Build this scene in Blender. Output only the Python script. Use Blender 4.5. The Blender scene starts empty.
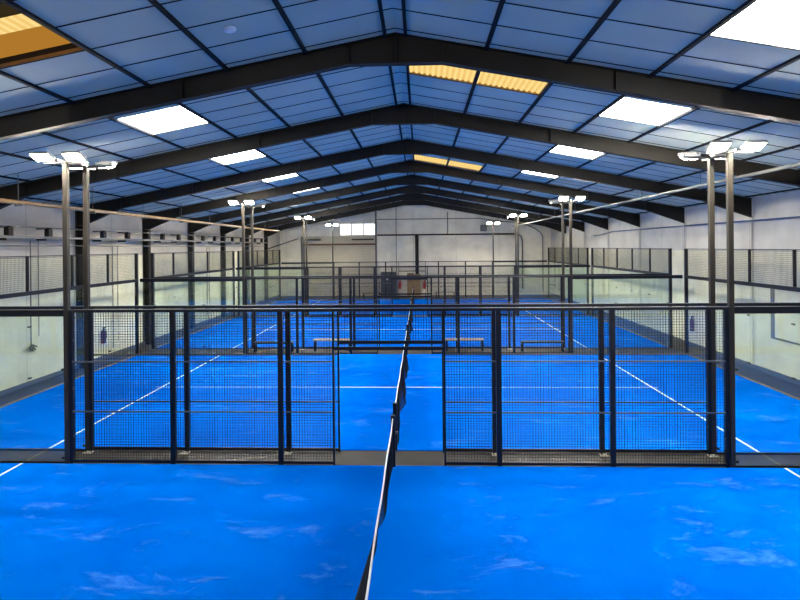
import bpy, math, random
from mathutils import Vector, Matrix
random.seed(7)
SC = bpy.context.scene
COL = SC.collection
PI = math.pi

# ------------------------------------------------------------------ materials
def new_mat(name):
    m = bpy.data.materials.new(name); m.use_nodes = True
    nt = m.node_tree; nt.nodes.clear()
    out = nt.nodes.new('ShaderNodeOutputMaterial')
    return m, nt, out

def N(nt, kind, **kw):
    n = nt.nodes.new(kind)
    for k, v in kw.items():
        if k.startswith('i_'):
            n.inputs[k[2:].replace('_', ' ')].default_value = v
        else:
            setattr(n, k, v)
    return n

def paint(name, col, rough=0.5, metal=0.0, var=0.12, scale=3.0, bump=0.0, spec=0.5, col2=None, stretch=(1, 1, 1)):
    m, nt, out = new_mat(name)
    b = N(nt, 'ShaderNodeBsdfPrincipled')
    b.inputs['Roughness'].default_value = rough
    b.inputs['Metallic'].default_value = metal
    b.inputs['Specular IOR Level'].default_value = spec
    tc = N(nt, 'ShaderNodeTexCoord')
    mp = N(nt, 'ShaderNodeMapping'); mp.inputs['Scale'].default_value = stretch
    nz = N(nt, 'ShaderNodeTexNoise'); nz.inputs['Scale'].default_value = scale; nz.inputs['Detail'].default_value = 5
    rp = N(nt, 'ShaderNodeMapRange'); rp.inputs['From Min'].default_value = 0.3; rp.inputs['From Max'].default_value = 0.7
    mx = N(nt, 'ShaderNodeMix', data_type='RGBA')
    c2 = col2 or tuple(c * (1 - var * 2) for c in col)
    mx.inputs[6].default_value = (*c2, 1); mx.inputs[7].default_value = (*col, 1)
    L = nt.links.new
    L(tc.outputs['Object'], mp.inputs['Vector']); L(mp.outputs[0], nz.inputs['Vector'])
    L(nz.outputs['Fac'], rp.inputs['Value']); L(rp.outputs[0], mx.inputs[0]); L(mx.outputs[2], b.inputs['Base Color'])
    if bump:
        bp = N(nt, 'ShaderNodeBump'); bp.inputs['Strength'].default_value = bump; bp.inputs['Distance'].default_value = 0.02
        n2 = N(nt, 'ShaderNodeTexNoise'); n2.inputs['Scale'].default_value = scale * 12
        L(tc.outputs['Object'], n2.inputs['Vector']); L(n2.outputs['Fac'], bp.inputs['Height']); L(bp.outputs[0], b.inputs['Normal'])
    L(b.outputs[0], out.inputs[0])
    return m

def emit(name, col, strength):
    m, nt, out = new_mat(name)
    e = N(nt, 'ShaderNodeEmission'); e.inputs[0].default_value = (*col, 1); e.inputs[1].default_value = strength
    nt.links.new(e.outputs[0], out.inputs[0])
    return m

def glass_mat(name):
    m, nt, out = new_mat(name)
    L = nt.links.new
    tr = N(nt, 'ShaderNodeBsdfTransparent'); tr.inputs[0].default_value = (0.975, 0.992, 0.978, 1)
    gl = N(nt, 'ShaderNodeBsdfGlossy'); gl.inputs['Roughness'].default_value = 0.02; gl.inputs[0].default_value = (0.9, 1, 0.95, 1)
    fr = N(nt, 'ShaderNodeFresnel')
    ge = N(nt, 'ShaderNodeNewGeometry'); ior = N(nt, 'ShaderNodeMix', data_type='FLOAT')
    ior.inputs[2].default_value = 1.5; ior.inputs[3].default_value = 1 / 1.5     # same pane seen from its inner face
    L(ge.outputs['Backfacing'], ior.inputs[0]); L(ior.outputs[0], fr.inputs[0])
    mx = N(nt, 'ShaderNodeMixShader')
    L(fr.outputs[0], mx.inputs[0]); L(tr.outputs[0], mx.inputs[1]); L(gl.outputs[0], mx.inputs[2]); L(mx.outputs[0], out.inputs[0])
    return m

def turf_mat(name, seed):
    m, nt, out = new_mat(name)
    L = nt.links.new
    b = N(nt, 'ShaderNodeBsdfPrincipled'); b.inputs['Roughness'].default_value = 0.85; b.inputs['Specular IOR Level'].default_value = 0.0
    tc = N(nt, 'ShaderNodeTexCoord')
    mp = N(nt, 'ShaderNodeMapping'); mp.inputs['Location'].default_value = (seed * 7.3, seed * 3.1, 0)
    L(tc.outputs['Object'], mp.inputs['Vector'])
    # broad tone
    n1 = N(nt, 'ShaderNodeTexNoise'); n1.inputs['Scale'].default_value = 0.35; n1.inputs['Detail'].default_value = 3
    L(mp.outputs[0], n1.inputs['Vector'])
    m1 = N(nt, 'ShaderNodeMix', data_type='RGBA')
    m1.inputs[6].default_value = (0.000, 0.108, 0.58, 1); m1.inputs[7].default_value = (0.000, 0.140, 0.68, 1)
    r1 = N(nt, 'ShaderNodeMapRange'); r1.inputs['From Min'].default_value = 0.35; r1.inputs['From Max'].default_value = 0.65
    L(n1.outputs['Fac'], r1.inputs['Value']); L(r1.outputs[0], m1.inputs[0])
    # scattered sand: streaks lying across the pile
    mp2 = N(nt, 'ShaderNodeMapping'); mp2.inputs['Scale'].default_value = (0.6, 1.3, 1); mp2.inputs['Location'].default_value = (seed * 2.3, seed * 5.7, 0)
    L(tc.outputs['Object'], mp2.inputs['Vector'])
    n2 = N(nt, 'ShaderNodeTexNoise'); n2.inputs['Scale'].default_value = 1.3; n2.inputs['Detail'].default_value = 9; n2.inputs['Roughness'].default_value = 0.72
    n2.inputs['Distortion'].default_value = 0.6
    L(mp2.outputs[0], n2.inputs['Vector'])
    r2 = N(nt, 'ShaderNodeMapRange'); r2.inputs['From Min'].default_value = 0.56; r2.inputs['From Max'].default_value = 0.80; r2.inputs['To Max'].default_value = 0.35
    L(n2.outputs['Fac'], r2.inputs['Value'])
    m2 = N(nt, 'ShaderNodeMix', data_type='RGBA'); m2.inputs[7].default_value = (0.20, 0.45, 0.86, 1)
    L(r2.outputs[0], m2.inputs[0]); L(m1.outputs[2], m2.inputs[6])
    # fine pile grain
    n3 = N(nt, 'ShaderNodeTexNoise'); n3.inputs['Scale'].default_value = 60; n3.inputs['Detail'].default_value = 2
    L(tc.outputs['Object'], n3.inputs['Vector'])
    bp = N(nt, 'ShaderNodeBump'); bp.inputs['Strength'].default_value = 0.25; bp.inputs['Distance'].default_value = 0.01
    L(n3.outputs['Fac'], bp.inputs['Height']); L(bp.outputs[0], b.inputs['Normal'])
    L(m2.outputs[2], b.inputs['Base Color']); L(b.outputs[0], out.inputs[0])
    return m

def wall_mat(name, upper, lower, split=3.75, seam_axis='Y', seam=1.16):
    """pale wall, the lit cream tone of its lower part put into the colour, with stained patches and vertical panel seams"""
    m, nt, out = new_mat(name)
    L = nt.links.new
    b = N(nt, 'ShaderNodeBsdfPrincipled'); b.inputs['Roughness'].default_value = 0.75; b.inputs['Specular IOR Level'].default_value = 0.2
    tc = N(nt, 'ShaderNodeTexCoord'); sp = N(nt, 'ShaderNodeSeparateXYZ'); L(tc.outputs['Object'], sp.inputs[0])
    gt = N(nt, 'ShaderNodeMath', operation='GREATER_THAN'); gt.inputs[1].default_value = split; L(sp.outputs['Z'], gt.inputs[0])
    m1 = N(nt, 'ShaderNodeMix', data_type='RGBA'); m1.inputs[6].default_value = (*lower, 1); m1.inputs[7].default_value = (*upper, 1)
    L(gt.outputs[0], m1.inputs[0])
    nz = N(nt, 'ShaderNodeTexNoise'); nz.inputs['Scale'].default_value = 0.9; nz.inputs['Detail'].default_value = 8; nz.inputs['Roughness'].default_value = 0.65
    L(tc.outputs['Object'], nz.inputs['Vector'])
    r = N(nt, 'ShaderNodeMapRange'); r.inputs['From Min'].default_value = 0.35; r.inputs['From Max'].default_value = 0.68; r.inputs['To Min'].default_value = 0.80; r.inputs['To Max'].default_value = 1.0
    L(nz.outputs['Fac'], r.inputs['Value'])
    # seams
    mo = N(nt, 'ShaderNodeMath', operation='PINGPONG'); mo.inputs[1].default_value = seam
    L(sp.outputs[seam_axis], mo.inputs[0])
    lt = N(nt, 'ShaderNodeMath', operation='LESS_THAN'); lt.inputs[1].default_value = 0.012; L(mo.outputs[0], lt.inputs[0])
    md = N(nt, 'ShaderNodeMath', operation='MULTIPLY_ADD'); md.inputs[1].default_value = -0.35; md.inputs[2].default_value = 1.0; L(lt.outputs[0], md.inputs[0])
    mm = N(nt, 'ShaderNodeMath', operation='MULTIPLY'); L(r.outputs[0], mm.inputs[0]); L(md.outputs[0], mm.inputs[1])
    vs = N(nt, 'ShaderNodeVectorMath', operation='SCALE'); L(m1.outputs[2], vs.inputs[0]); L(mm.outputs[0], vs.inputs['Scale'])
    L(vs.outputs[0], b.inputs['Base Color']); L(b.outputs[0], out.inputs[0])
    return m

def ribbed_sheet(name, strength):
    """yellow fibreglass roof sheet letting daylight through; light and shade of the ribs painted into the glow"""
    m, nt, out = new_mat(name)
    L = nt.links.new
    tc = N(nt, 'ShaderNodeTexCoord'); sp = N(nt, 'ShaderNodeSeparateXYZ'); L(tc.outputs['Object'], sp.inputs[0])
    pp = N(nt, 'ShaderNodeMath', operation='PINGPONG'); pp.inputs[1].default_value = 0.055; L(sp.outputs['X'], pp.inputs[0])
    r = N(nt, 'ShaderNodeMapRange'); r.inputs['From Max'].default_value = 0.055; L(pp.outputs[0], r.inputs['Value'])
    nz = N(nt, 'ShaderNodeTexNoise'); nz.inputs['Scale'].default_value = 5; nz.inputs['Detail'].default_value = 4; L(tc.outputs['Object'], nz.inputs['Vector'])
    ad = N(nt, 'ShaderNodeMath', operation='MULTIPLY_ADD'); ad.inputs[1].default_value = 0.6; L(nz.outputs['Fac'], ad.inputs[0]); L(r.outputs[0], ad.inputs[2])
    r2 = N(nt, 'ShaderNodeMapRange'); r2.inputs['From Max'].default_value = 1.4; L(ad.outputs[0], r2.inputs['Value'])
    mx = N(nt, 'ShaderNodeMix', data_type='RGBA'); mx.inputs[6].default_value = (0.78, 0.45, 0.10, 1); mx.inputs[7].default_value = (1.0, 0.76, 0.30, 1)
    L(r2.outputs[0], mx.inputs[0])
    e = N(nt, 'ShaderNodeEmission'); e.inputs[1].default_value = strength; L(mx.outputs[2], e.inputs[0]); L(e.outputs[0], out.inputs[0])
    return m

M = dict(
    navy=paint('navy_black_steel', (0.004, 0.006, 0.014), 0.38, 0.0, 0.2, spec=0.28),
    steel=paint('dark_frame_steel', (0.011, 0.009, 0.0075), 0.6, 0.0, 0.25, 1.5, spec=0.3),
    flange=paint('frame_flange_steel', (0.018, 0.014, 0.012), 0.75, 0.0, 0.25, 1.5, spec=0.3),
    pole=paint('brown_grey_pole', (0.022, 0.018, 0.014), 0.42, 0.1, 0.25, 2.0),
    wire=paint('black_wire', (0.004, 0.006, 0.012), 0.5, spec=0.25),
    rail=paint('brushed_rail', (0.09, 0.09, 0.10), 0.5, 0.3),
    skirt=paint('grey_skirting', (0.10, 0.11, 0.12), 0.6),
    white=paint('white_line', (0.80, 0.82, 0.82), 0.8),
    plate=paint('cream_plate', (0.62, 0.57, 0.46), 0.6),
    ceiling=paint('ceiling_panel', (0.50, 0.55, 0.47), 0.85, 0.0, 0.06, 0.7, spec=0.15),
    grid=paint('ceiling_grid', (0.014, 0.015, 0.019), 0.85, spec=0.15),
    concrete=paint('dark_concrete', (0.030, 0.026, 0.020), 0.6, 0.0, 0.22, 1.8, bump=0.2),
    wood=paint('brown_board', (0.30, 0.20, 0.10), 0.6, 0.0, 0.15, 4),
    cabinet=paint('dark_grey_cabinet', (0.03, 0.037, 0.045), 0.5),
    red=paint('red_extinguisher', (0.45, 0.02, 0.02), 0.35),
    tan=paint('tan_pipe', (0.40, 0.23, 0.08), 0.5, 0.0, 0.2, 6),
    grey=paint('light_grey_tray', (0.26, 0.26, 0.25), 0.45, 0.2),
    midgrey=paint('mid_grey_steel', (0.13, 0.13, 0.13), 0.5, 0.2),
    blue=paint('blue_pipe', (0.04, 0.08, 0.20), 0.45),
    dim=paint('dark_void', (0.012, 0.014, 0.022), 0.8),
    brown=paint('orange_brown_timber', (0.55, 0.24, 0.05), 0.6, 0.0, 0.2, 5),
    shutter=paint('cream_shutter', (0.52, 0.48, 0.38), 0.6, 0.0, 0.08, 1),
    rust=paint('rusty_rail', (0.16, 0.08, 0.05), 0.7),
    benchtop=paint('tan_bench_top', (0.48, 0.36, 0.26), 0.6),
    housing=paint('lamp_housing', (0.35, 0.34, 0.32), 0.4, 0.5),
    black=paint('black_plastic', (0.012, 0.012, 0.014), 0.5),
    glass=glass_mat('court_glass'),
    sky=emit('skylight_daylight', (1.0, 0.99, 0.96), 7.0),
    window=emit('window_daylight', (0.93, 0.97, 1.0), 0.3),
    lamp=emit('floodlight_led', (1.0, 0.93, 0.76), 95.0),
    ribbed=ribbed_sheet('yellow_roof_sheet', 0.2),
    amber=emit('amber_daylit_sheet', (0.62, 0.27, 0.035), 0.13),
    maroon=paint('maroon_extinguisher', (0.10, 0.012, 0.03), 0.4),
    channel=paint('dusty_channel', (0.22, 0.18, 0.14), 0.7),
    wall_l=wall_mat('wall_paint_left', (0.52, 0.48, 0.41), (0.84, 0.80, 0.58)),
    wall_r=wall_mat('wall_paint_right', (0.62, 0.60, 0.54), (0.84, 0.80, 0.60)),
    wall_f=wall_mat('wall_paint_far', (0.88, 0.83, 0.72), (0.88, 0.83, 0.72), seam_axis='X', seam=1.75),
)

# ------------------------------------------------------------------ mesh builder
class MB:
    def __init__(s): s.v = []; s.f = []; s.mi = []; s.mats = []; s.cur = 0
    def mat(s, key):
        if key not in s.mats: s.mats.append(key)
        s.cur = s.mats.index(key); return s
    def face(s, *idx): s.f.append(idx); s.mi.append(s.cur)
    def box(s, x0, x1, y0, y1, z0, z1):
        b = len(s.v)
        s.v += [(x0, y0, z0), (x1, y0, z0), (x1, y1, z0), (x0, y1, z0), (x0, y0, z1), (x1, y0, z1), (x1, y1, z1), (x0, y1, z1)]
        for q in ((0, 3, 2, 1), (4, 5, 6, 7), (0, 1, 5, 4), (1, 2, 6, 5), (2, 3, 7, 6), (3, 0, 4, 7)): s.face(*[b + i for i in q])
        return s
    def cbox(s, cx, cy, cz, sx, sy, sz): return s.box(cx - sx / 2, cx + sx / 2, cy - sy / 2, cy + sy / 2, cz - sz / 2, cz + sz / 2)
    def obox(s, c, sx, sy, sz, rot):
        b = len(s.v)
        for z in (-1, 1):
            for (x, y) in ((-1, -1), (1, -1), (1, 1), (-1, 1)):
                p = rot @ Vector((x * sx / 2, y * sy / 2, z * sz / 2)) + Vector(c); s.v.append(tuple(p))
        for q in ((0, 3, 2, 1), (4, 5, 6, 7), (0, 1, 5, 4), (1, 2, 6, 5), (2, 3, 7, 6), (3, 0, 4, 7)): s.face(*[b + i for i in q])
        return s
    def prism_xz(s, pts, y0, y1):      # polygon in XZ (counter-clockwise seen from -Y) run along Y
        n = len(pts); b = len(s.v)
        for y in (y0, y1): s.v += [(p[0], y, p[1]) for p in pts]
        s.face(*[b + i for i in range(n)]); s.face(*[b + n + i for i in reversed(range(n))])
        for i in range(n):
            j = (i + 1) % n; s.face(b + j, b + i, b + n + i, b + n + j)
        return s
    def tube(s, pts, r, n=8, cap=True):
        pts = [Vector(p) for p in pts]; rings = []
        for i, p in enumerate(pts):
            if i == 0: d = pts[1] - pts[0]
            elif i == len(pts) - 1: d = pts[-1] - pts[-2]
            else: d = (pts[i + 1] - pts[i]).normalized() + (pts[i] - pts[i - 1]).normalized()
            d.normalize()
            up = Vector((0, 0, 1)) if abs(d.z) < 0.9 else Vector((1, 0, 0))
            a = d.cross(up).normalized(); c = d.cross(a)
            b = len(s.v); rr = r[i] if isinstance(r, (list, tuple)) else r
            for k in range(n):
                t = 2 * PI * (k + 0.5) / n; s.v.append(tuple(p + (a * math.cos(t) + c * math.sin(t)) * rr))
            rings.append(b)
        for i in range(len(rings) - 1):
            for k in range(n):
                k2 = (k + 1) % n; s.face(rings[i] + k, rings[i] + k2, rings[i + 1] + k2, rings[i + 1] + k)
        if cap:
            s.face(*[rings[0] + k for k in reversed(range(n))]); s.face(*[rings[-1] + k for k in range(n)])
        return s
    def build(s, name, parent=None, default='navy'):
        me = bpy.data.meshes.new(name); me.from_pydata(s.v, [], s.f)
        for k in (s.mats or [default]): me.materials.append(M[k])
        me.polygons.foreach_set('material_index', s.mi); me.update()
        o = bpy.data.objects.new(name, me); COL.objects.link(o)
        if parent: o.parent = parent
        return o

def bevel(o, w, seg=2):
    md = o.modifiers.new('bevel', 'BEVEL'); md.width = w; md.segments = seg; md.limit_method = 'ANGLE'
    return o

def shift(mb, dx, dy, dz=0):
    mb.v = [(x + dx, y + dy, z + dz) for x, y, z in mb.v]; return mb

def tag(o, label, cat, group=None):
    o['label'] = label; o['category'] = cat
    if group: o['group'] = group
    return o
def thing(name, loc, label, cat, group=None):
    o = bpy.data.objects.new(name, None); o.location = loc; o.empty_display_size = 0.2; COL.objects.link(o)
    return tag(o, label, cat, group)
def struct(o): o['kind'] = 'structure'; return o
def dup(root, loc, label, group=None):
    r = root.copy(); COL.objects.link(r); r.location = loc; r['label'] = label
    if group: r['group'] = group
    for ch in list(root.children):
        c = ch.copy(); COL.objects.link(c); c.parent = r
        for g in list(ch.children):
            d = g.copy(); COL.objects.link(d); d.parent = c
    return r

# ------------------------------------------------------------------ layout
NEAR, FAR = -3.5, 46.6
XL, XR = -11.04, 11.2
X0 = 0.14                                                  # the ridge stands a little right of the net line
RIDGE, SLOPE = 7.55, 0.189
def roof(x): return RIDGE - SLOPE * abs(x - X0)
FR0, BAY = 4.84, 4.63
frames = [FR0 - BAY + BAY * k for k in range(10)]          # 0.21 ... 41.88
COURTS = [(0.45, 10.36), (11.09, 21.09), (22.3, 32.3), (33.1, 43.1)]
ORD = ['nearest', 'second', 'third', 'farthest']
HX = 6.95
FH = 2.87                                                   # side fence height
EH = 3.84                                                   # end fence height

# floor
mb = MB().mat('concrete').box(XL - 0.3, XR + 0.3, NEAR - 0.3, FAR + 0.3, -0.2, 0.0)
struct(mb.build('floor'))

# walls
mb = MB().mat('wall_l').box(XL - 0.25, XL, NEAR - 0.25, FAR + 0.25, 0, roof(XL) + 0.02)
struct(mb.build('wall_left'))
mb = MB().mat('wall_r').box(XR, XR + 0.25, NEAR - 0.25, FAR + 0.25, 0, roof(XR) + 0.02)
struct(mb.build('wall_right'))
for nm, y0, y1 in (('wall_far', FAR, FAR + 0.25), ('wall_near', NEAR - 0.25, NEAR)):
    mb = MB().mat('wall_f').prism_xz([(XL, 0), (XR, 0), (XR, roof(XR)), (X0, RIDGE), (XL, roof(XL))], y0, y1)
    struct(mb.build(nm))

# ceiling: sloping lining panels, open where skylights sit
PX = [0.17 + 1.33 * k for k in range(9)]
CELL = BAY / 6
YJ0 = FR0 + 0.51
joints = [NEAR]
k = math.ceil((NEAR - YJ0) / CELL)
while YJ0 + k * CELL < FAR - 0.05:
    if YJ0 + k * CELL > NEAR + 0.05: joints.append(YJ0 + k * CELL)
    k += 1
joints.append(FAR)
WHITE_BAYS = {1: [FR0 + BAY * b for b in range(0, 6)], -1: [FR0 + BAY * b for b in range(1, 6)]}
openings = []   # x0,x1,y0,y1,kind
for sd in (1, -1):
    for y in WHITE_BAYS[sd]:
        a, b = sorted((X0 + sd * PX[3], X0 + sd * PX[4])); openings.append((a, b, y + 0.51 + CELL, y + 0.51 + 3 * CELL, 'white'))
openings.append((X0 - PX[4], X0 - PX[3], FR0 + 0.51 + CELL, FR0 + 0.51 + 3 * CELL, 'well'))
for y, o in ((FR0 + BAY, 0), (FR0 + 3 * BAY, 3)):
    openings.append((X0 + PX[0], X0 + PX[1], y + 0.51 + o * CELL, y + 0.51 + (o + 2) * CELL, 'yellow'))
    openings.append((X0 + PX[1], X0 + PX[2], y + 0.51 + o * CELL, y + 0.51 + (o + 2) * CELL, 'yellow'))
def is_open(xa, xb, ya, yb):
    cx, cy = (xa + xb) / 2, (ya + yb) / 2
    return any(o[0] < cx < o[1] and o[2] < cy < o[3] for o in openings)
T = 0.05
mb = MB().mat('ceiling')
xs = sorted([X0 - p for p in PX if X0 - p > XL + 0.05] + [XL] + [X0] + [X0 + p for p in PX if X0 + p < XR - 0.05] + [XR])
for i in range(len(xs) - 1):
    for j in range(len(joints) - 1):
        xa, xb, ya, yb = xs[i], xs[i + 1], joints[j], joints[j + 1]
        if is_open(xa, xb, ya, yb): continue
        mb.prism_xz([(xa, roof(xa)), (xb, roof(xb)), (xb, roof(xb) + T), (xa, roof(xa) + T)], ya, yb)
ceiling = struct(mb.build('ceiling'))
# outer roof deck above the lining so that no light leaks between the wells
mb = MB().mat('dim')
for sd in (1, -1):
    a, b = (X0, XR) if sd > 0 else (XL, X0)
    mb.prism_xz([(a, roof(a) + 0.5), (b, roof(b) + 0.5), (b, roof(b) + 0.56), (a, roof(a) + 0.56)], NEAR, FAR)
deck = mb.build('roof_deck', ceiling)
# grid: long runners along the hall, thin cross joints
for sd in (1, -1):
    for p in PX:
        x = X0 + sd * p
        if not XL + 0.05 < x < XR - 0.05: continue
        z = roof(x); w = 0.065 if p > 0.2 else 0.055
        mb = MB().mat('grid').box(x - w / 2, x + w / 2, NEAR, FAR, z - 0.035, z + 0.012)
        mb.build('ceiling_runner', ceiling)
mb = MB().mat('grid')
for y in joints[1:-1]:
    for sd in (1, -1):
        xe = XR - X0 if sd > 0 else X0 - XL
        spans = [(0.0, xe)]
        for o in openings:
            if o[2] + 0.02 < y < o[3] - 0.02 and (o[0] + o[1] - 2 * X0) * sd > 0:
                lo, hi = sorted((abs(o[0] - X0), abs(o[1] - X0))); ns = []
                for a, b in spans:
                    if lo > a + 0.01: ns.append((a, min(lo, b)))
                    if hi < b - 0.01: ns.append((max(hi, a), b))
                    if hi <= a or lo >= b: pass
                spans = [t for t in ns if t[1] > t[0]] or spans
        for a, b in spans:
            xa, xb = sorted((X0 + sd * a, X0 + sd * b))
            mb.prism_xz([(xa, roof(xa) - 0.008), (xb, roof(xb) - 0.008), (xb, roof(xb) + 0.004), (xa, roof(xa) + 0.004)], y - 0.011, y + 0.011)
cj = mb.build('ceiling_joint', ceiling)

# skylights
cnt = {1: 0, -1: 0}
ords = ['nearest', 'second', 'third', 'fourth', 'fifth', 'sixth']
for (xa, xb, ya, yb, kind) in openings:
    cx, cy = (xa + xb) / 2, (ya + yb) / 2
    if kind == 'white':
        sd = 1 if cx > 0 else -1
        t = thing('skylight', (cx, cy, roof(cx)), '%s white skylight panel from the camera on the %s roof slope' % (ords[cnt[sd]], 'right' if sd > 0 else 'left'), 'skylight', 'white skylights in the ceiling')
        cnt[sd] += 1
        mb = MB().mat('sky'); f = 0.035
        A, B = xa + f - cx, xb - f - cx; z = lambda x: roof(x + cx) - roof(cx)
        mb.prism_xz([(A, z(A) + 0.012), (B, z(B) + 0.012), (B, z(B) + 0.03), (A, z(A) + 0.03)], ya + 0.02 - cy, yb - 0.02 - cy).build('diffuser', t)
        mb = MB().mat('grey')
        A0, B0 = xa - cx, xb - cx
        for (p, q, u, v) in ((A0, A, ya, yb), (B, B0, ya, yb), (A, B, ya, ya + 0.02), (A, B, yb - 0.02, yb)):
            mb.prism_xz([(p, z(p)), (q, z(q)), (q, z(q) + 0.05), (p, z(p) + 0.05)], u - cy, v - cy)
        mb.build('frame', t)
    elif kind == 'yellow':
        inner = abs(cx - X0) < 1.4; near = cy < 15
        t = thing('roof_light', (cx, cy, roof(cx)), '%s yellow ribbed roof light, %s panel of the pair' % ('large near' if near else 'small far', 'left ridge-side' if inner else 'right outer'), 'skylight', 'yellow roof lights beside the ridge')
        z = lambda x: roof(x + cx) - roof(cx)
        A, B = xa + 0.03 - cx, xb - 0.03 - cx
        mb = MB().mat('ribbed'); n = 96
        top = 0.035
        b0 = len(mb.v)
        for i in range(n + 1):
            x = A + (B - A) * i / n; zz = z(x) + top + 0.015 * math.cos(2 * PI * x / 0.11)
            mb.v += [(x, ya - cy + 0.01, zz), (x, yb - cy - 0.01, zz)]
        for i in range(n): mb.face(b0 + 2 * i, b0 + 2 * i + 1, b0 + 2 * i + 3, b0 + 2 * i + 2)
        sh = mb.build('sheet', t)
        so = sh.modifiers.new('thick', 'SOLIDIFY'); so.thickness = 0.004
        mb = MB().mat('tan')
        for (p, q, u, v) in ((A - 0.03, A, ya, yb), (B, B + 0.03, ya, yb), (A, B, ya, ya + 0.012), (A, B, yb - 0.012, yb)):
            mb.prism_xz([(p, z(p)), (q, z(q)), (q, z(q) + 0.08), (p, z(p) + 0.08)], u - cy, v - cy)
        mb.build('frame', t)
    else:
        t = thing('roof_hatch', (cx, cy, roof(cx)), 'open ceiling hatch at top left corner showing a yellow and an amber panel', 'roof hatch')
        z = lambda x: roof(x + cx) - roof(cx)
        A, B = xa - cx, xb - cx
        h = 0.20
        mb = MB().mat('dim')
        mb.prism_xz([(A - 0.3, z(A - 0.3) + 0.32), (B + 0.02, z(B) + 0.32), (B + 0.02, z(B) + 0.36), (A - 0.3, z(A - 0.3) + 0.36)], ya - cy - 0.9, yb - cy + 0.5)
        mb.prism_xz([(A, z(A) + T), (B, z(B) + T), (B, z(B) + 0.32), (A, z(A) + 0.32)], yb - cy + 0.02, yb - cy + 0.06)
        mb.prism_xz([(B, z(B) + T), (B + 0.04, z(B) + T), (B + 0.04, z(B) + 0.32), (B, z(B) + 0.32)], ya - cy, yb - cy)
        mb.build('well', t)
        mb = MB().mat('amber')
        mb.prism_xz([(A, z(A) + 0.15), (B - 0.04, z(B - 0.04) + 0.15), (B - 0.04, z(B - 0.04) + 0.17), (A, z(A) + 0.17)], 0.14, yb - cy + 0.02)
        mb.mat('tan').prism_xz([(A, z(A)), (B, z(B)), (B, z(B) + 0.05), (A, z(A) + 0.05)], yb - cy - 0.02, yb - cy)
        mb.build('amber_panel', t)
        mb = MB().mat('ribbed')
        mb.prism_xz([(A, z(A) + 0.13), (B - 0.06, z(B - 0.06) + 0.13), (B - 0.06, z(B - 0.06) + 0.15), (A, z(A) + 0.15)], -0.20, 0.14)
        mb.build('yellow_panel', t)

# portal frames
DEP = 0.36
def make_frame():
    t = thing('portal_frame', (0, 0, 0), '', 'roof frame')
    for sd in (-1, 1):
        xe = X0 - XL if sd < 0 else XR - X0
        roof = lambda x: RIDGE - SLOPE * abs(x)
        def S(p): return (sd * p[0], p[1])
        top = [(0, RIDGE - 0.002), (xe, roof(xe) - 0.002)]
        bot = [(0, RIDGE - DEP - 0.15), (0.78, RIDGE - DEP - 0.15), (xe - 1.55, roof(xe - 1.55) - DEP), (xe - 0.25 if sd < 0 else xe, roof(xe) - 0.62)]
        if sd < 0: bot.append((xe, roof(xe) - 0.62))
        mb = MB().mat('steel')
        poly = [S(p) for p in (bot + list(reversed(top)))]
        if sd < 0: poly = list(reversed(poly))
        mb.prism_xz(poly, -0.008, 0.008)
        def fl(a, b, th, w, key):
            mb.mat(key)
            q = [S(a), S(b), S((b[0], b[1] + th)), S((a[0], a[1] + th))]
            if sd < 0: q = list(reversed(q))
            mb.prism_xz(q, -w / 2, w / 2)
        fl((0, RIDGE - 0.016), (xe, roof(xe) - 0.016), 0.014, 0.17, 'steel')
        for a, b in zip(bot[:-1], bot[1:]): fl(a, b, 0.015, 0.17, 'flange')
        mb.mat('steel')
        for x in (0.78, 3.6, 7.2, xe - 1.55):
            mb.box(sd * x - 0.006, sd * x + 0.006, -0.08, 0.08, roof(x) - DEP + 0.01, roof(x) - 0.02)
        mb.build('rafter', t)
        zt = roof(xe) - 0.63
        mb = MB()
        if sd < 0:
            mb.mat('steel')
            mb.box(-xe, -xe + 0.015, -0.1, 0.1, 0, zt + 0.6); mb.box(-xe + 0.24, -xe + 0.255, -0.1, 0.1, 0, zt); mb.box(-xe + 0.015, -xe + 0.24, -0.006, 0.006, 0, zt)
        else:
            mb.mat('wall_r'); mb.box(xe - 0.07, xe - 0.001, -0.09, 0.09, 0, zt)
        mb.build('column', t)
    mb = MB().mat('steel').box(-0.012, 0.012, -0.08, 0.08, RIDGE - DEP - 0.14, RIDGE - 0.02)
    mb.build('ridge_plate', t)
    return t
fr = make_frame()
fo = ['', 'roof frame just out of sight above the camera', 'first dark steel roof frame in view, largest and crossing the picture top',
      'second dark steel roof frame, behind the near pair of floodlight poles', 'third dark steel roof frame from the camera',
      'fourth dark steel roof frame from the camera', 'fifth dark steel roof frame, above the third court', 'sixth dark steel roof frame, above the third court end',
      'seventh dark steel roof frame, above the farthest court', 'last dark steel roof frame, closest to the far gable wall']
for i in range(10):
    if i == 0: continue
    if i == 1: fr.location = (X0, frames[1], 0); fr['label'] = fo[1]; fr['group'] = 'dark steel roof frames'
    else: dup(fr, (X0, frames[i], 0), fo[i])

# ------------------------------------------------------------------ courts
for i, (y0, y1) in enumerate([(a + 0.03, b - 0.03) for a, b in COURTS]):
    M['turf%d' % i] = turf_mat('blue_turf_%d' % i, i * 1.7 + 0.4)
    L = y1 - y0
    mb = MB().mat('turf%d' % i).box(-10.10, 10.10, 0, L, 0.0, 0.015)
    mb.mat('white'); z0, z1 = 0.0148, 0.017
    for sx in (-1, 1): mb.box(sx * HX - 0.025, sx * HX + 0.025, 0, L, z0, z1)
    mb.box(-HX + 0.025 - 0.2, HX - 0.025 + 0.2, L / 2 - 0.025, L / 2 + 0.025, z0, z1 + 0.0003)
    o = mb.build('court_turf'); o.location = (0, y0, 0)
    tag(o, ['blue turf court nearest the camera, cut by the bottom of the picture', 'second blue turf court, behind the first double mesh fence',
            'third blue turf court, with the benches along its near side', 'farthest blue turf court, before the far gable wall'][i], 'court', 'blue turf padel courts')

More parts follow.
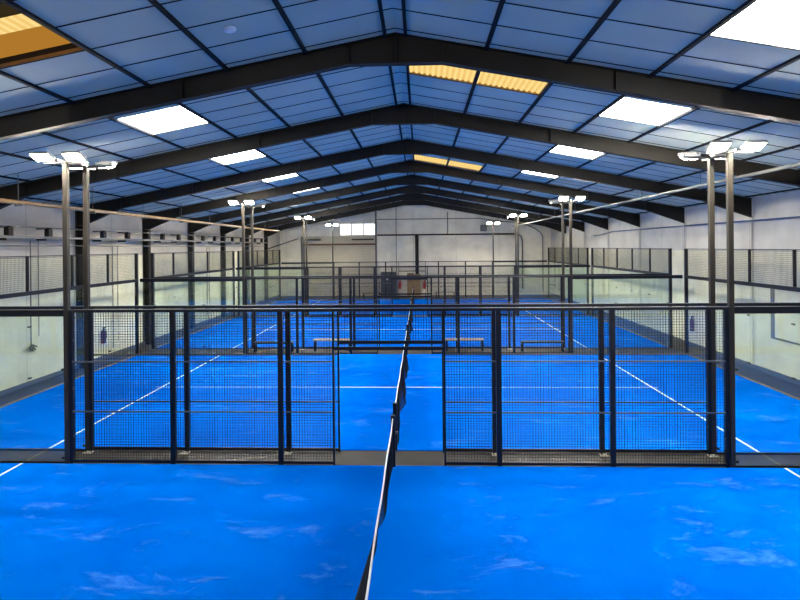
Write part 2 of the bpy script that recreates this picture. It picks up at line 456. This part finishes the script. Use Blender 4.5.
# side fences (long side of a court, across the view)
OPEN = 1.08
GH = 2.14
def wires(mb, x0, x1, z0, z1, y, step=0.05, r=0.0020):
    n = max(1, round((x1 - x0) / step)); 
    for k in range(n + 1):
        x = x0 + (x1 - x0) * k / n; mb.box(x - r, x + r, y - r, y + r, z0, z1)
    n = max(1, round((z1 - z0) / step))
    for k in range(n + 1):
        z = z0 + (z1 - z0) * k / n; mb.box(x0, x1, y - r, y + r, z - r, z + r)

def make_side_fence(fl=1, wr=0.0020):
    """at y=0; the court lies towards -Y (mesh on that face)"""
    t = thing('court_fence', (0, 0, 0), '', 'fence')
    for sd in (-1, 1):
        def bx(a, b, y0, y1, z0, z1, mb):
            xa, xb = sorted((sd * a, sd * b)); ya, yb = sorted((fl * y0, fl * y1)); return mb.box(xa, xb, ya, yb, z0, z1)
        P1, P2, P3, OP = (2.08, 4.10, 6.03, OPEN + 0.03) if sd < 0 else (1.93, 3.97, 5.985, OPEN - 0.12)
        for x in (P1, P2, P3):
            w = 0.045 if x < 5 else 0.03
            mb = MB().mat('navy'); bx(x - w, x + w, -0.03, 0.05, 0, FH - 0.05, mb)
            for z in (0.5, 1.4, 2.3):
                mb.mat('rail'); bx(x - w - 0.014, x - w, -0.012, 0.012, z - 0.02, z + 0.02, mb)
            mb.build('post', t)
            mb = MB().mat('plate'); bx(x - 0.07, x + 0.10, 0.05, 0.17, 0.0, 0.012, mb)
            mb.mat('rail')
            for bxx in (-0.04, 0.07): bx(x + bxx - 0.01, x + bxx + 0.01, 0.1, 0.12, 0.012, 0.03, mb)
            mb.build('base_plate', t)
        # door jamb
        mb = MB().mat('navy'); bx(OP - 0.035, OP, -0.03, 0.02, 0, FH - 0.05, mb); mb.build('door_jamb', t)
        for a, b in ((OP, P1 - 0.045), (P1 + 0.045, P2 - 0.045), (P2 + 0.045, P3 - 0.03)):
            mb = MB().mat('wire')
            xa, xb = sorted((sd * a, sd * b)); wires(mb, xa, xb, 0.06, FH - 0.06, -0.02 * fl, r=wr)
            mb.mat('navy')
            mb.box(xa, xb, *sorted((-0.035 * fl, 0.01 * fl)), 0.02, 0.07)
            mb.mat('rail')
            for z in (0.97, 1.90): mb.box(xa, xb, *sorted((-0.034 * fl, -0.012 * fl)), z - 0.014, z + 0.014)
            mb.build('mesh_panel', t)
        # glass
        for a, b in ((P3 + 0.14, 8.075), (8.085, 10.08)):
            mb = MB().mat('glass'); bx(a, b, -0.006, 0.006, 0.03, FH - 0.12, mb)
            g = mb.build('glass_panel', t)
            for x in (a + 0.03, b - 0.03):
                for z in (0.10, 1.75):
                    mb = MB().mat('black'); bx(x - 0.02, x + 0.02, -0.02, 0.02, z - 0.02, z + 0.02, mb); mb.build('glass_clamp', g)
        mb = MB().mat('navy'); bx(P3 + 0.135, 10.08, -0.02, 0.03, 0.0, 0.03, mb); mb.build('bottom_channel', t)
        mb = MB().mat('navy'); bx(P3 + 0.135, 10.08, -0.03, 0.04, FH - 0.12, FH, mb); mb.mat('rail'); bx(P3 + 0.135, 10.08, -0.031, 0.041, FH, FH + 0.006, mb); mb.build('glass_beam', t)  # paler strip along the top paints the highlight on the dark beam
    mb = MB().mat('navy').box(-6.20, 6.10, -0.03, 0.03, FH - 0.05, FH); mb.mat('rail').box(-6.20, 6.10, -0.03, 0.03, FH, FH + 0.004); mb.build('top_rail', t)  # thin paler strip on top stands in for the rail's highlight
    mb = MB().mat('wire'); wires(mb, -OPEN + 0.005, OPEN - 0.155, GH + 0.03, FH - 0.06, -0.02 * fl, r=wr)
    mb.mat('navy').box(-OPEN + 0.005, OPEN - 0.155, *sorted((-0.035 * fl, 0.01 * fl)), GH - 0.03, GH + 0.03); mb.build('lintel_panel', t)
    return t
protos = {0: make_side_fence(1), 1: make_side_fence(-1), 2: make_side_fence(1, 0.0015), 3: make_side_fence(-1, 0.0015)}
fences = [(COURTS[0][1], 0, 'nearest black mesh fence, closing the far side of the nearest court'),
          (COURTS[1][0], 1, 'second black mesh fence, right behind the nearest one, across the concrete strip'),
          (COURTS[1][1], 0, 'third black mesh fence, on the far side of the second court'),
          (COURTS[2][0], 1, 'fourth black mesh fence, just in front of the benches'),
          (COURTS[2][1], 0, 'fifth black mesh fence, on the far side of the third court'),
          (COURTS[3][0], 1, 'sixth black mesh fence, on the near side of the farthest court'),
          (COURTS[3][1], 0, 'last black mesh fence, in front of the far gable wall')]
GAPD = 0.05
for i, (y, flip, lab) in enumerate(fences):
    pk = flip + (2 if i >= 2 else 0)
    o = protos[pk] if i in (0, 1, 2, 3) else dup(protos[pk], (0, 0, 0), lab)
    o['label'] = lab; o['group'] = 'black mesh and glass fences across the hall'
    o.location = (0, y - 0.04 if flip else y + 0.04, 0)

# end fences at X = +-10 : glass below, mesh above
def make_end_fence(L):
    F0 = 0.002
    t = thing('end_fence', (0, 0, 0), '', 'fence')
    for k in range(6):
        y = L * k / 5
        if k in (0, 5):
            yc = 0.05 if k == 0 else L - 0.05
            mb = MB().mat('navy').box(-0.02, 0.08, yc - 0.05, yc + 0.05, 0, EH)
            mb.build('corner_post', t)
        else:
            mb = MB().mat('navy').box(0.02, 0.07, y - 0.035, y + 0.035, FH - 0.1, EH); mb.build('post', t)
    mb = MB().mat('navy').box(-0.02, 0.06, 0.1, L - 0.1, FH - 0.11, FH); mb.build('glass_beam', t)
    mb = MB().mat('channel').box(-0.015, 0.03, 0.1, L - 0.1, 0.0, 0.035); mb.build('bottom_channel', t)
    for k in range(5):
        a, b = L * k / 5 + (0.1 if k == 0 else 0.005), L * (k + 1) / 5 - (0.1 if k == 4 else 0.005)
        mb = MB().mat('glass').box(-0.006, 0.006, a, b, 0.035, FH - 0.11); g = mb.build('glass_panel', t)
        for yy in (a + 0.03, b - 0.03):
            for z in (0.5, 1.9): MB().mat('black').box(-0.02, 0.02, yy - 0.02, yy + 0.02, z - 0.02, z + 0.02).build('glass_clamp', g)
        mb = MB().mat('wire'); r = 0.0028
        n = round((b - a) / 0.05)
        for q in range(n + 1):
            yy = a + (b - a) * q / n; mb.box(-r, r, yy - r, yy + r, FH, EH - 0.02)
        for q in range(1, 18):
            z = FH + (EH - FH) * q / 18; mb.box(-r, r, a, b, z - r, z + r)
        mb.mat('navy').box(-0.012, 0.012, a, b, EH - 0.022, EH)
        mb.build('mesh_panel', t)
    return t
ef = make_end_fence(10.0)
first = True
names = ['nearest', 'second', 'third', 'farthest']
for i, (y0, y1) in enumerate(COURTS):
    for sd in (-1, 1):
        lab = 'glass wall topped with mesh at the %s end of the %s court' % ('left' if sd < 0 else 'right', names[i])
        o = ef if first else dup(ef, (0, 0, 0), lab)
        first = False
        o['label'] = lab; o['group'] = 'glass end walls of the courts'
        if sd > 0: o.location = (10.15, y0, 0)
        else: o.location = (-10.15, y0 + 10.0, 0)
        o.rotation_euler = (0, 0, PI if sd < 0 else 0)

# ------------------------------------------------------------------ floodlight poles
def make_pole():
    """stands at origin, lamps lean towards -Y"""
    t = thing('floodlight_pole', (0, 0, 0), '', 'floodlight')
    mb = MB().mat('pole').box(-0.045, 0.045, -0.045, 0.045, 0, 5.62); bevel(mb.build('pole', t), 0.008)
    mb = MB().mat('midgrey').box(-0.42, 0.42, -0.02, 0.02, 5.62, 5.66)
    mb.box(-0.03, 0.03, -0.28, 0.0, 5.62, 5.66); mb.build('crossbar', t)
    for sx in (-1, 1):
        x = sx * 0.30
        rot = Matrix.Rotation(math.radians(-24), 3, 'X')
        c = Vector((x, -0.22, 5.72))
        mb = MB().mat('housing')
        mb.obox(c, 0.34, 0.24, 0.05, rot)
        for k in range(7):
            mb.obox(c + rot @ Vector((-0.12 + k * 0.04, 0.0, 0.04)), 0.006, 0.16, 0.03, rot)
        mb.obox(c + rot @ Vector((0.15, 0.10, 0.02)), 0.02, 0.05, 0.10, rot)
        mb.obox(c + rot @ Vector((-0.15, 0.10, 0.02)), 0.02, 0.05, 0.10, rot)
        mb.obox((x, -0.1, 5.655), 0.04, 0.22, 0.02, Matrix.Identity(3))
        h = mb.build('lamp_head', t)
        mb = MB().mat('lamp')
        for (hx, hy, zz) in ((0.15, 0.10, -0.0255), (0.15, 0.10, -0.028), (0.126, 0.076, -0.056)):
            for (ax, ay) in ((-1, -1), (1, -1), (1, 1), (-1, 1)): mb.v.append(tuple(c + rot @ Vector((ax * hx, ay * hy, zz))))
        mb.face(0, 1, 2, 3); mb.face(11, 10, 9, 8)
        for lv in (0, 4):
            for q in range(4): mb.face(lv + (q + 1) % 4, lv + q, lv + 4 + q, lv + 4 + (q + 1) % 4); mb.build('lens', h)
    return t
pl = make_pole(); first = True
pnames = ['on the nearest fence, lamps facing the camera', 'on the second fence, lamps facing away', 'on the third fence, lamps facing the camera',
          'on the fourth fence, lamps facing away', 'on the fifth fence, lamps facing the camera', 'on the sixth fence, lamps facing away', 'on the last fence before the gable wall']
for i, (y, flip, _) in enumerate(fences):
    for sd in (-1, 1):
        lab = '%s floodlight pole %s' % ('left' if sd < 0 else 'right', pnames[i])
        o = pl if first else dup(pl, (0, 0, 0), lab)
        first = False
        o['label'] = lab; o['group'] = 'tall twin floodlight poles'
        o.location = (-6.112 if sd < 0 else 6.068, y + (-0.04 if flip else 0.04), 0)
        o.rotation_euler = (0, 0, PI if flip else 0)

# the pair on the near side of the nearest court, beside and below the viewpoint
for sd in (-1, 1):
    o = dup(pl, (sd * 6.1, COURTS[0][0] - 0.1, 0), '%s floodlight pole beside the viewpoint, outside the picture edge' % ('left' if sd < 0 else 'right'))
    o.rotation_euler = (0, 0, PI)

# ------------------------------------------------------------------ nets
def net_obj(i, y0, y1):
    t = thing('padel_net', (0, y0, 0), ['sagging black court net with white tape, nearest the camera', 'black net with white tape dividing the second court',
              'black net with white tape dividing the third court', 'black net with white tape dividing the farthest court'][i], 'net', 'court nets')
    L = y1 - y0; e = 0.06
    H = 0.90
    rnd = random.Random(i)
    ph = rnd.random() * 6
    def top(y): 
        u = (y - e) / (L - 2 * e); return H - 0.04 * math.sin(PI * u)
    def off(y, s):                       # s: 0 at top .. 1 at bottom
        u = (y - e) / (L - 2 * e); w = math.sin(PI * min(max(u, 0), 1)) ** 0.5
        if i == 0: base = -0.24 * math.exp(-((y - 5.4) / 1.1) ** 2) - 0.10 * math.exp(-((y - 7.4) / 0.3) ** 2) + 0.02 * math.sin(2.6 * y)
        else: base = 0.07 * math.sin(1.9 * y + ph) + 0.03 * math.sin(4.3 * y + ph) + 0.07
        return (base - 0.05 * (i == 0)) * w * math.sin(PI * 0.5 * s) * (0.5 + 0.5 * s)
    def P(y, s):
        tz = top(y) - 0.05; return (off(y, s), y, 0.03 + (tz - 0.03) * (1 - s))
    step = 0.04 if i < 2 else 0.08
    mb = MB().mat('wire'); r = 0.0036 if i < 2 else 0.005
    n = int((L - 2 * e) / step)
    for k in range(n + 1):
        y = e + (L - 2 * e) * k / n
        mb.tube([P(y, s / 4) for s in range(5)], r, 3, False)
    m = int(0.85 / step)
    for q in range(m + 1):
        s = q / m
        mb.tube([P(e + (L - 2 * e) * k / 60, s) for k in range(61)], r, 3, False)
    mb.build('netting', t)
    mb = MB().mat('white')
    b0 = 0
    for k in range(41):
        y = e + (L - 2 * e) * k / 40; z = top(y); x = 0.004 * math.sin(y * 3)
        mb.v += [(x - 0.008, y, z - 0.05), (x + 0.008, y, z - 0.05), (x + 0.008, y, z), (x - 0.008, y, z)]
    for k in range(40):
        a = 4 * k
        for q in range(4): mb.face(a + q, a + (q + 1) % 4, a + 4 + (q + 1) % 4, a + 4 + q)
    mb.face(3, 2, 1, 0); mb.face(160, 161, 162, 163)
    mb.build('tape', t)
    for y in (0.0, L):
        mb = MB().mat('navy').box(-0.04, 0.04, y - 0.04, y + 0.04, 0.0175, 0.94); bevel(mb.build('net_post', t), 0.006)
    mb = MB().mat('rail').tube([(0, L - 0.05, 0.86), (0, L + 0.02, 0.87)], 0.02, 8); mb.build('cable_end', t)
    MB().mat('rail').tube([(0.04, L, 0.62), (0.09, L, 0.62)], 0.03, 8).build('winder', t)
for i, (y0, y1) in enumerate(COURTS): net_obj(i, y0 + 0.03, y1 - 0.06)

# ------------------------------------------------------------------ benches
def bench(x0, x1, y, h, key, lab):
    t = thing('bench', ((x0 + x1) / 2, y, 0), lab, 'bench', 'low benches beside the fences')
    w = (x1 - x0) / 2
    bevel(MB().mat(key).box(-w, w, -0.17, 0.17, h - 0.05, h).build('seat', t), 0.01)
    for sx in (-1, 1):
        mb = MB().mat('navy'); xx = sx * (w - 0.06)
        mb.box(xx - 0.03, xx + 0.03, -0.14, -0.10, 0.0, h - 0.05); mb.box(xx - 0.03, xx + 0.03, 0.10, 0.14, 0.0, h - 0.05); mb.box(xx - 0.03, xx + 0.03, -0.10, 0.10, h - 0.1, h - 0.05)
        mb.build('leg', t)
bench(-5.87, -4.34, 21.55, 0.40, 'navy', 'dark bench leftmost in the strip between the third and fourth fences')
bench(-3.61, -2.15, 21.8, 0.46, 'benchtop', 'tan-topped bench left of the net between the third and fourth fences')
bench(1.45, 2.92, 21.8, 0.46, 'benchtop', 'tan-topped bench right of the net between the third and fourth fences')
bench(4.28, 5.9, 21.55, 0.40, 'navy', 'dark bench rightmost in the strip between the third and fourth fences')
bench(-3.9, -2.4, 43.9, 0.45, 'wood', 'small brown bench behind the last fence, left of the grey cabinet')
bench(1.7, 3.2, 43.9, 0.5, 'midgrey', 'grey bench behind the last fence, right of the net')

# skirtings along the side walls
struct(MB().mat('skirt').box(XL, XL + 0.03, NEAR, FAR, 0, 0.13).build('baseboard_left'))
struct(MB().mat('skirt').box(XR - 0.08, XR, NEAR, FAR, 0, 0.13).build('baseboard_right'))

# ------------------------------------------------------------------ pipes, trays, wall fittings
def pipe(name, pts, r, key, lab, cat='pipe', hang=None, n=8, hangz=None):
    t = thing(name, pts[0], lab, cat)
    p0 = Vector(pts[0])
    MB().mat(key).tube([Vector(p) - p0 for p in pts], r, n).build('tube', t)
    if hang:
        for y in hang:
            x, z = pts[0][0], pts[0][2]
            mb = MB().mat('midgrey').tube([(0, y - p0.y, r * 0.6), (0, y - p0.y, roof(x) - z - 0.0)], 0.012, 6)
            mb.box(-r - 0.02, r + 0.02, y - p0.y - 0.03, y - p0.y + 0.03, -r - 0.035, -r * 0.5)
            mb.build('hanger', t)
    return t
pipe('hanging_pipe', [(-9.06, 2.0, 5.14), (-9.06, 38.5, 5.14)], 0.055, 'tan', 'long tan pipe hanging below the roof along the left side', hang=[7 + 3.1 * k for k in range(11)])
tray = thing('cable_tray', (8.04, 2, 5.56), 'long light grey cable tray hanging below the roof along the right side', 'cable tray')
MB().mat('midgrey').box(-0.045, 0.045, 0, 44.3, -0.03, 0.03).build('tray', tray)
MB().mat('midgrey').tube([(0.14, 0, 0.0), (0.14, 44.3, 0.0)], 0.014, 6).build('conduit', tray)
for k in range(10):
    y = 5.3 + 4.1 * k - 0.0
    MB().mat('midgrey').tube([(0, y, 0.03), (0, y, roof(8.04) - 5.56)], 0.01, 6).build('hanger', tray)
pipe('wall_pipe', [(XR - 0.12, 3, 4.73), (XR - 0.12, 31.5, 4.73), (XR - 0.12, 34, 4.57), (XR - 0.12, 35, 4.57)], 0.03, 'blue', 'thin blue pipe running high along the right wall')

t = thing('cable_ladder', (XL + 0.004, 2, 0), 'dark cable ladder on brackets running high along the left wall', 'cable ladder')
MB().mat('midgrey').box(0.26, 0.46, 0, 39, 4.33, 4.40).build('lower_tray', t)
MB().mat('midgrey').tube([(0.30, 0, 4.66), (0.30, 39, 4.66)], 0.022, 6).build('upper_conduit', t)
MB().mat('midgrey').tube([(0.28, 0, 4.12), (0.28, 39, 4.12)], 0.018, 6).build('lower_conduit', t)
for k in range(1, 9):
    for f in (0.32, 0.68):
        y = frames[k] + BAY * f - 2.55
        mb = MB().mat('steel').box(0.0, 0.44, y - 0.02, y + 0.02, 4.62, 4.66).box(0.30, 0.44, y - 0.09, y + 0.09, 4.38, 4.63).box(0.0, 0.30, y - 0.02, y + 0.02, 4.28, 4.33)
        mb.build('bracket', t)
for i, (y, z0, z1, lab) in enumerate([(16.35, 1.2, 4.27, 'thin cable dropping down the left wall to a hanging plug, nearest the camera'), (20.85, 0.3, 4.1, 'thin grey conduit on the left wall between the first two columns seen'),
                                (30.3, 0.4, 4.1, 'thin grey conduit farther down the left wall')]):
    t = thing('cable_drop', (XL + 0.05, y, z0), lab, 'cable')
    MB().mat('midgrey').tube([(0, 0, 0), (0, 0, z1 - z0)], 0.018, 6).tube([(0, 0.35, 0.2), (0, 0.35, z1 - z0)], 0.014, 6).build('cable', t)
    if i == 0:
        mb = MB().mat('cabinet')
        for a in range(5):
            an = -PI / 2 + (a - 2) * 0.55
            mb.tube([(0.02, 0, 0), (0.06, math.cos(an) * 0.2, math.sin(an) * 0.2)], 0.022, 6)
        mb.build('plug', t)
# hatch frame in the right wall
t = thing('wall_hatch', (XR, 15.95, 1.12), 'pale wall hatch with grey jamb low on the right wall, cut by picture edge', 'hatch')
MB().mat('midgrey').box(-0.05, 0, 0, 1.75, 0, 0.05).box(-0.05, 0, 0, 1.75, 1.5, 1.55).box(-0.05, 0, 1.6, 1.75, 0.05, 1.5).box(-0.05, 0, 0, 0.06, 0.05, 1.5).build('frame', t)
MB().mat('wall_r').box(-0.02, 0, 0.06, 1.6, 0.05, 1.5).build('panel', t)

# red extinguishers on side walls
def extinguisher(x, y, z, lab, s=1.0, wall='y', key='red'):
    t = thing('fire_extinguisher', (x, y, z), lab, 'fire extinguisher', 'wall hung fire extinguishers')
    MB().mat(key).tube([(0, 0, 0), (0, 0, 0.03 * s), (0, 0, 0.42 * s), (0, 0, 0.50 * s)], [0.07 * s, 0.085 * s, 0.085 * s, 0.03 * s], 14).build('cylinder', t)
    MB().mat('black').tube([(0, 0, 0.5 * s), (0, 0, 0.56 * s)], 0.025 * s, 8).cbox(0.03, 0, 0.57 * s, 0.12 * s, 0.03, 0.03).tube([(0.03, 0, 0.54 * s), (0.11 * s, 0, 0.45 * s), (0.12 * s, 0, 0.2 * s)], 0.014 * s, 6).build('valve', t)
    return t
extinguisher(XL + 0.099, 20.1, 0.6, 'maroon fire extinguisher on the left wall beyond the mesh', 1.0, key='maroon')
extinguisher(XR - 0.099, 22.6, 0.6, 'maroon fire extinguisher on the right wall beyond the mesh', 1.0, key='maroon')

# ---- far wall
def fx(px, Z=FAR): return 0.44 + (px - 419.5 + 0.04 * 0) / 568.0 * Z * 1.0
fy = FAR
d = struct(MB().mat('shutter').box(0, 0.01, 0, 0.01, 0, 0.01).build('door_1')); 
bpy.data.objects.remove(d)
SX0, SX1 = fx(303), fx(376)
mb = MB().mat('shutter')
nsl = 24
for k in range(nsl):
    z = 0.02 + 4.1 * k / nsl
    mb.box(SX0, SX1, fy - 0.06, fy - 0.02, z, z + 4.1 / nsl - 0.012)
door = struct(mb.build('door_1'))
MB().mat('midgrey').box(SX0 - 0.14, SX0, fy - 0.12, fy, 0, 4.9).box(SX1, SX1 + 0.14, fy - 0.12, fy, 0, 6.9).build('door_frame', door)
MB().mat('rust').box(SX0, SX1, fy - 0.16, fy - 0.04, 4.14, 4.30).build('door_lintel', door)
MB().mat('shutter').box(SX0, SX1, fy - 0.05, fy - 0.001, 4.30, 4.9).build('door_housing', door)
for a, b, lab in ((fx(353), fx(375), 'black tube heater above the roller shutter, right one under the window'), (fx(305), fx(322), 'black tube heater above the roller shutter, left one')):
    t = thing('tube_heater', ((a + b) / 2, fy - 0.35, 4.62), lab, 'heater', 'tube heaters above the shutter')
    w = (b - a) / 2
    MB().mat('black').tube([(-w, 0, 0), (w, 0, 0)], 0.06, 8).build('tube', t)
    MB().mat('midgrey').box(-w * .7, -w * .7 + 0.03, 0, 0.34, 0.05, 0.08).box(w * .7, w * .7 + 0.03, 0, 0.34, 0.05, 0.08).build('bracket', t)
wx0, wx1, wz0, wz1 = fx(340.3), fx(376.2), 4.98, 5.92
win = struct(MB().mat('window').box(wx0, wx1, fy - 0.03, fy - 0.005, wz0, wz1).build('window_1'))
mb = MB().mat('midgrey')
for k in range(4):
    x = wx0 + (wx1 - wx0) * k / 3; mb.box(x - 0.03, x + 0.03, fy - 0.06, fy - 0.031, wz0, wz1)
mb.box(wx0, wx1, fy - 0.06, fy - 0.031, wz0 - 0.05, wz0); mb.box(wx0, wx1, fy - 0.06, fy - 0.031, wz1, wz1 + 0.05)
mb.build('window_frame', win)
# rails and posts on the far wall as trims
def trim(n, mbx): return struct(mbx.build('trim_%d' % n))
trim(1, MB().mat('steel').box(fx(378), fx(514), fy - 0.14, fy - 0.002, 4.90, 5.02))
trim(2, MB().mat('steel').box(fx(416), fx(419.5), fy - 0.14, fy - 0.002, 0, 4.9))
trim(3, MB().mat('grey').box(fx(396.7), fx(397.5), fy - 0.06, fy - 0.002, 0, 7.2))
trim(4, MB().mat('midgrey').box(fx(448), fx(449), fy - 0.05, fy - 0.002, 5.02, 6.8))
trim(5, MB().mat('wall_f').box(fx(428.4), fx(429.4), fy - 0.04, fy - 0.002, 0, 7.0))
pipe('wall_pipe', [(fx(377), fy - 0.1, 6.25), (fx(480), fy - 0.1, 6.25), (fx(500), fy - 0.1, 6.0), (fx(515), fy - 0.1, 5.9)], 0.035, 'midgrey', 'thin grey pipe running high across the far gable wall')
def arc(p, q, r): return p
pipe('wall_pipe', [(fx(514), fy - 0.12, 4.95), (fx(518), fy - 0.12, 4.92), (fx(521), fy - 0.12, 4.75), (fx(522), fy - 0.12, 4.4), (fx(522), fy - 0.12, 0.5)], 0.06, 'midgrey', 'grey pipe bending down the right of the far gable wall')
pipe('wall_pipe', [(fx(518), fy - 0.12, 5.8), (fx(526), fy - 0.12, 5.7), (fx(534), fy - 0.12, 5.4), (fx(540), fy - 0.12, 5.05), (fx(542), fy - 0.12, 4.7), (fx(542), fy - 0.12, 0.3)], 0.04, 'midgrey', 'thinner grey pipe curving down at the far right corner')
pipe('wall_pipe', [(fx(518), fy - 0.12, 0.3), (fx(518), fy - 0.12, 6.1)], 0.05, 'midgrey', 'straight vertical grey pipe on the far gable wall beside the bend')
pipe('diagonal_brace', [(-10.80, 42.0, 3.93), (-9.45, 46.56, 4.75)], 0.04, 'steel', 'dark diagonal brace at the far left corner', 'brace')

t = thing('wall_cabinet', (fx(389.5), fy - 0.5, 0), 'dark grey two-door cabinet against the far gable wall', 'cabinet')
MB().mat('cabinet').box(-0.62, 0.62, -0.3, 0.45, 0, 1.95).build('body', t)
MB().mat('cabinet').box(-0.6, -0.005, -0.325, -0.3, 0.05, 1.92).build('door', t); MB().mat('cabinet').box(0.005, 0.6, -0.325, -0.3, 0.05, 1.92).build('door', t)
MB().mat('white').box(-0.22, -0.02, -0.33, -0.325, 1.3, 1.5).build('notice', t)
t = thing('plywood_board', (fx(414.5), fy - 0.2, 0), 'brown plywood board leaning at the far gable wall beside the cabinet', 'board')
MB().mat('wood').box(-0.55, 0.55, -0.03, 0.03, 0.0, 1.75).build('board', t)
MB().mat('rust').box(-0.55, 0.0, -0.05, 0.03, 1.75, 1.83).build('edge_strip', t)
extinguisher(fx(400.5), fy - 0.11, 0.55, 'red fire extinguisher on the far wall left of the plywood board', 1.2)
extinguisher(fx(425), fy - 0.11, 0.55, 'red fire extinguisher on the far wall right of the plywood board', 1.2)
t = thing('wall_speaker', (fx(484), fy - 0.05, 5.2), 'small square box high on the far gable wall', 'speaker')
MB().mat('midgrey').box(-0.25, 0.25, -0.12, 0.04, 0, 0.5).build('casing', t); MB().mat('grey').box(-0.19, 0.19, -0.13, -0.12, 0.06, 0.44).build('grille', t)
sm = MB().mat('white').tube([(0, 0, 0.0), (0, 0, -0.03), (0, 0, -0.05)], [0.09, 0.09, 0.06], 20).build('smoke_detector')
sx_, sy_ = -2.15, 7.95
sm.location = (sx_, sy_, roof(sx_) - 0.001); sm.rotation_euler = (0, -math.atan(SLOPE), 0)
tag(sm, 'small round white smoke detector on the blue-tinted ceiling, top left', 'smoke detector')

# ------------------------------------------------------------------ world, camera, view
w = bpy.data.worlds.new('world'); SC.world = w; w.use_nodes = True
w.node_tree.nodes['Background'].inputs[0].default_value = (0.6, 0.75, 1.0, 1); w.node_tree.nodes['Background'].inputs[1].default_value = 0.3

cd = bpy.data.cameras.new('camera'); cam = bpy.data.objects.new('camera', cd); COL.objects.link(cam)
cd.sensor_width = 36; cd.lens = 568 / 800 * 36; cd.clip_start = 0.05; cd.clip_end = 200
cam.matrix_world = Matrix.Translation((0.51, 0, 4.0)) @ (Matrix.Rotation(math.atan(0.04), 4, 'Z') @ Matrix.Rotation(PI / 2, 4, 'X') @ Matrix.Rotation(-0.009, 4, 'Z'))
cd.shift_y = -53.3 / 800; cd.shift_x = 3.2 / 800
SC.camera = cam
SC.view_settings.view_transform = 'Standard'; SC.view_settings.look = 'None'
SC.view_settings.exposure = 2.4; SC.view_settings.gamma = 1; SC.view_settings.use_curve_mapping = False
SC.cycles.max_bounces = 10; SC.cycles.diffuse_bounces = 6; SC.cycles.transparent_max_bounces = 24
SC.cycles.sample_clamp_indirect = 6
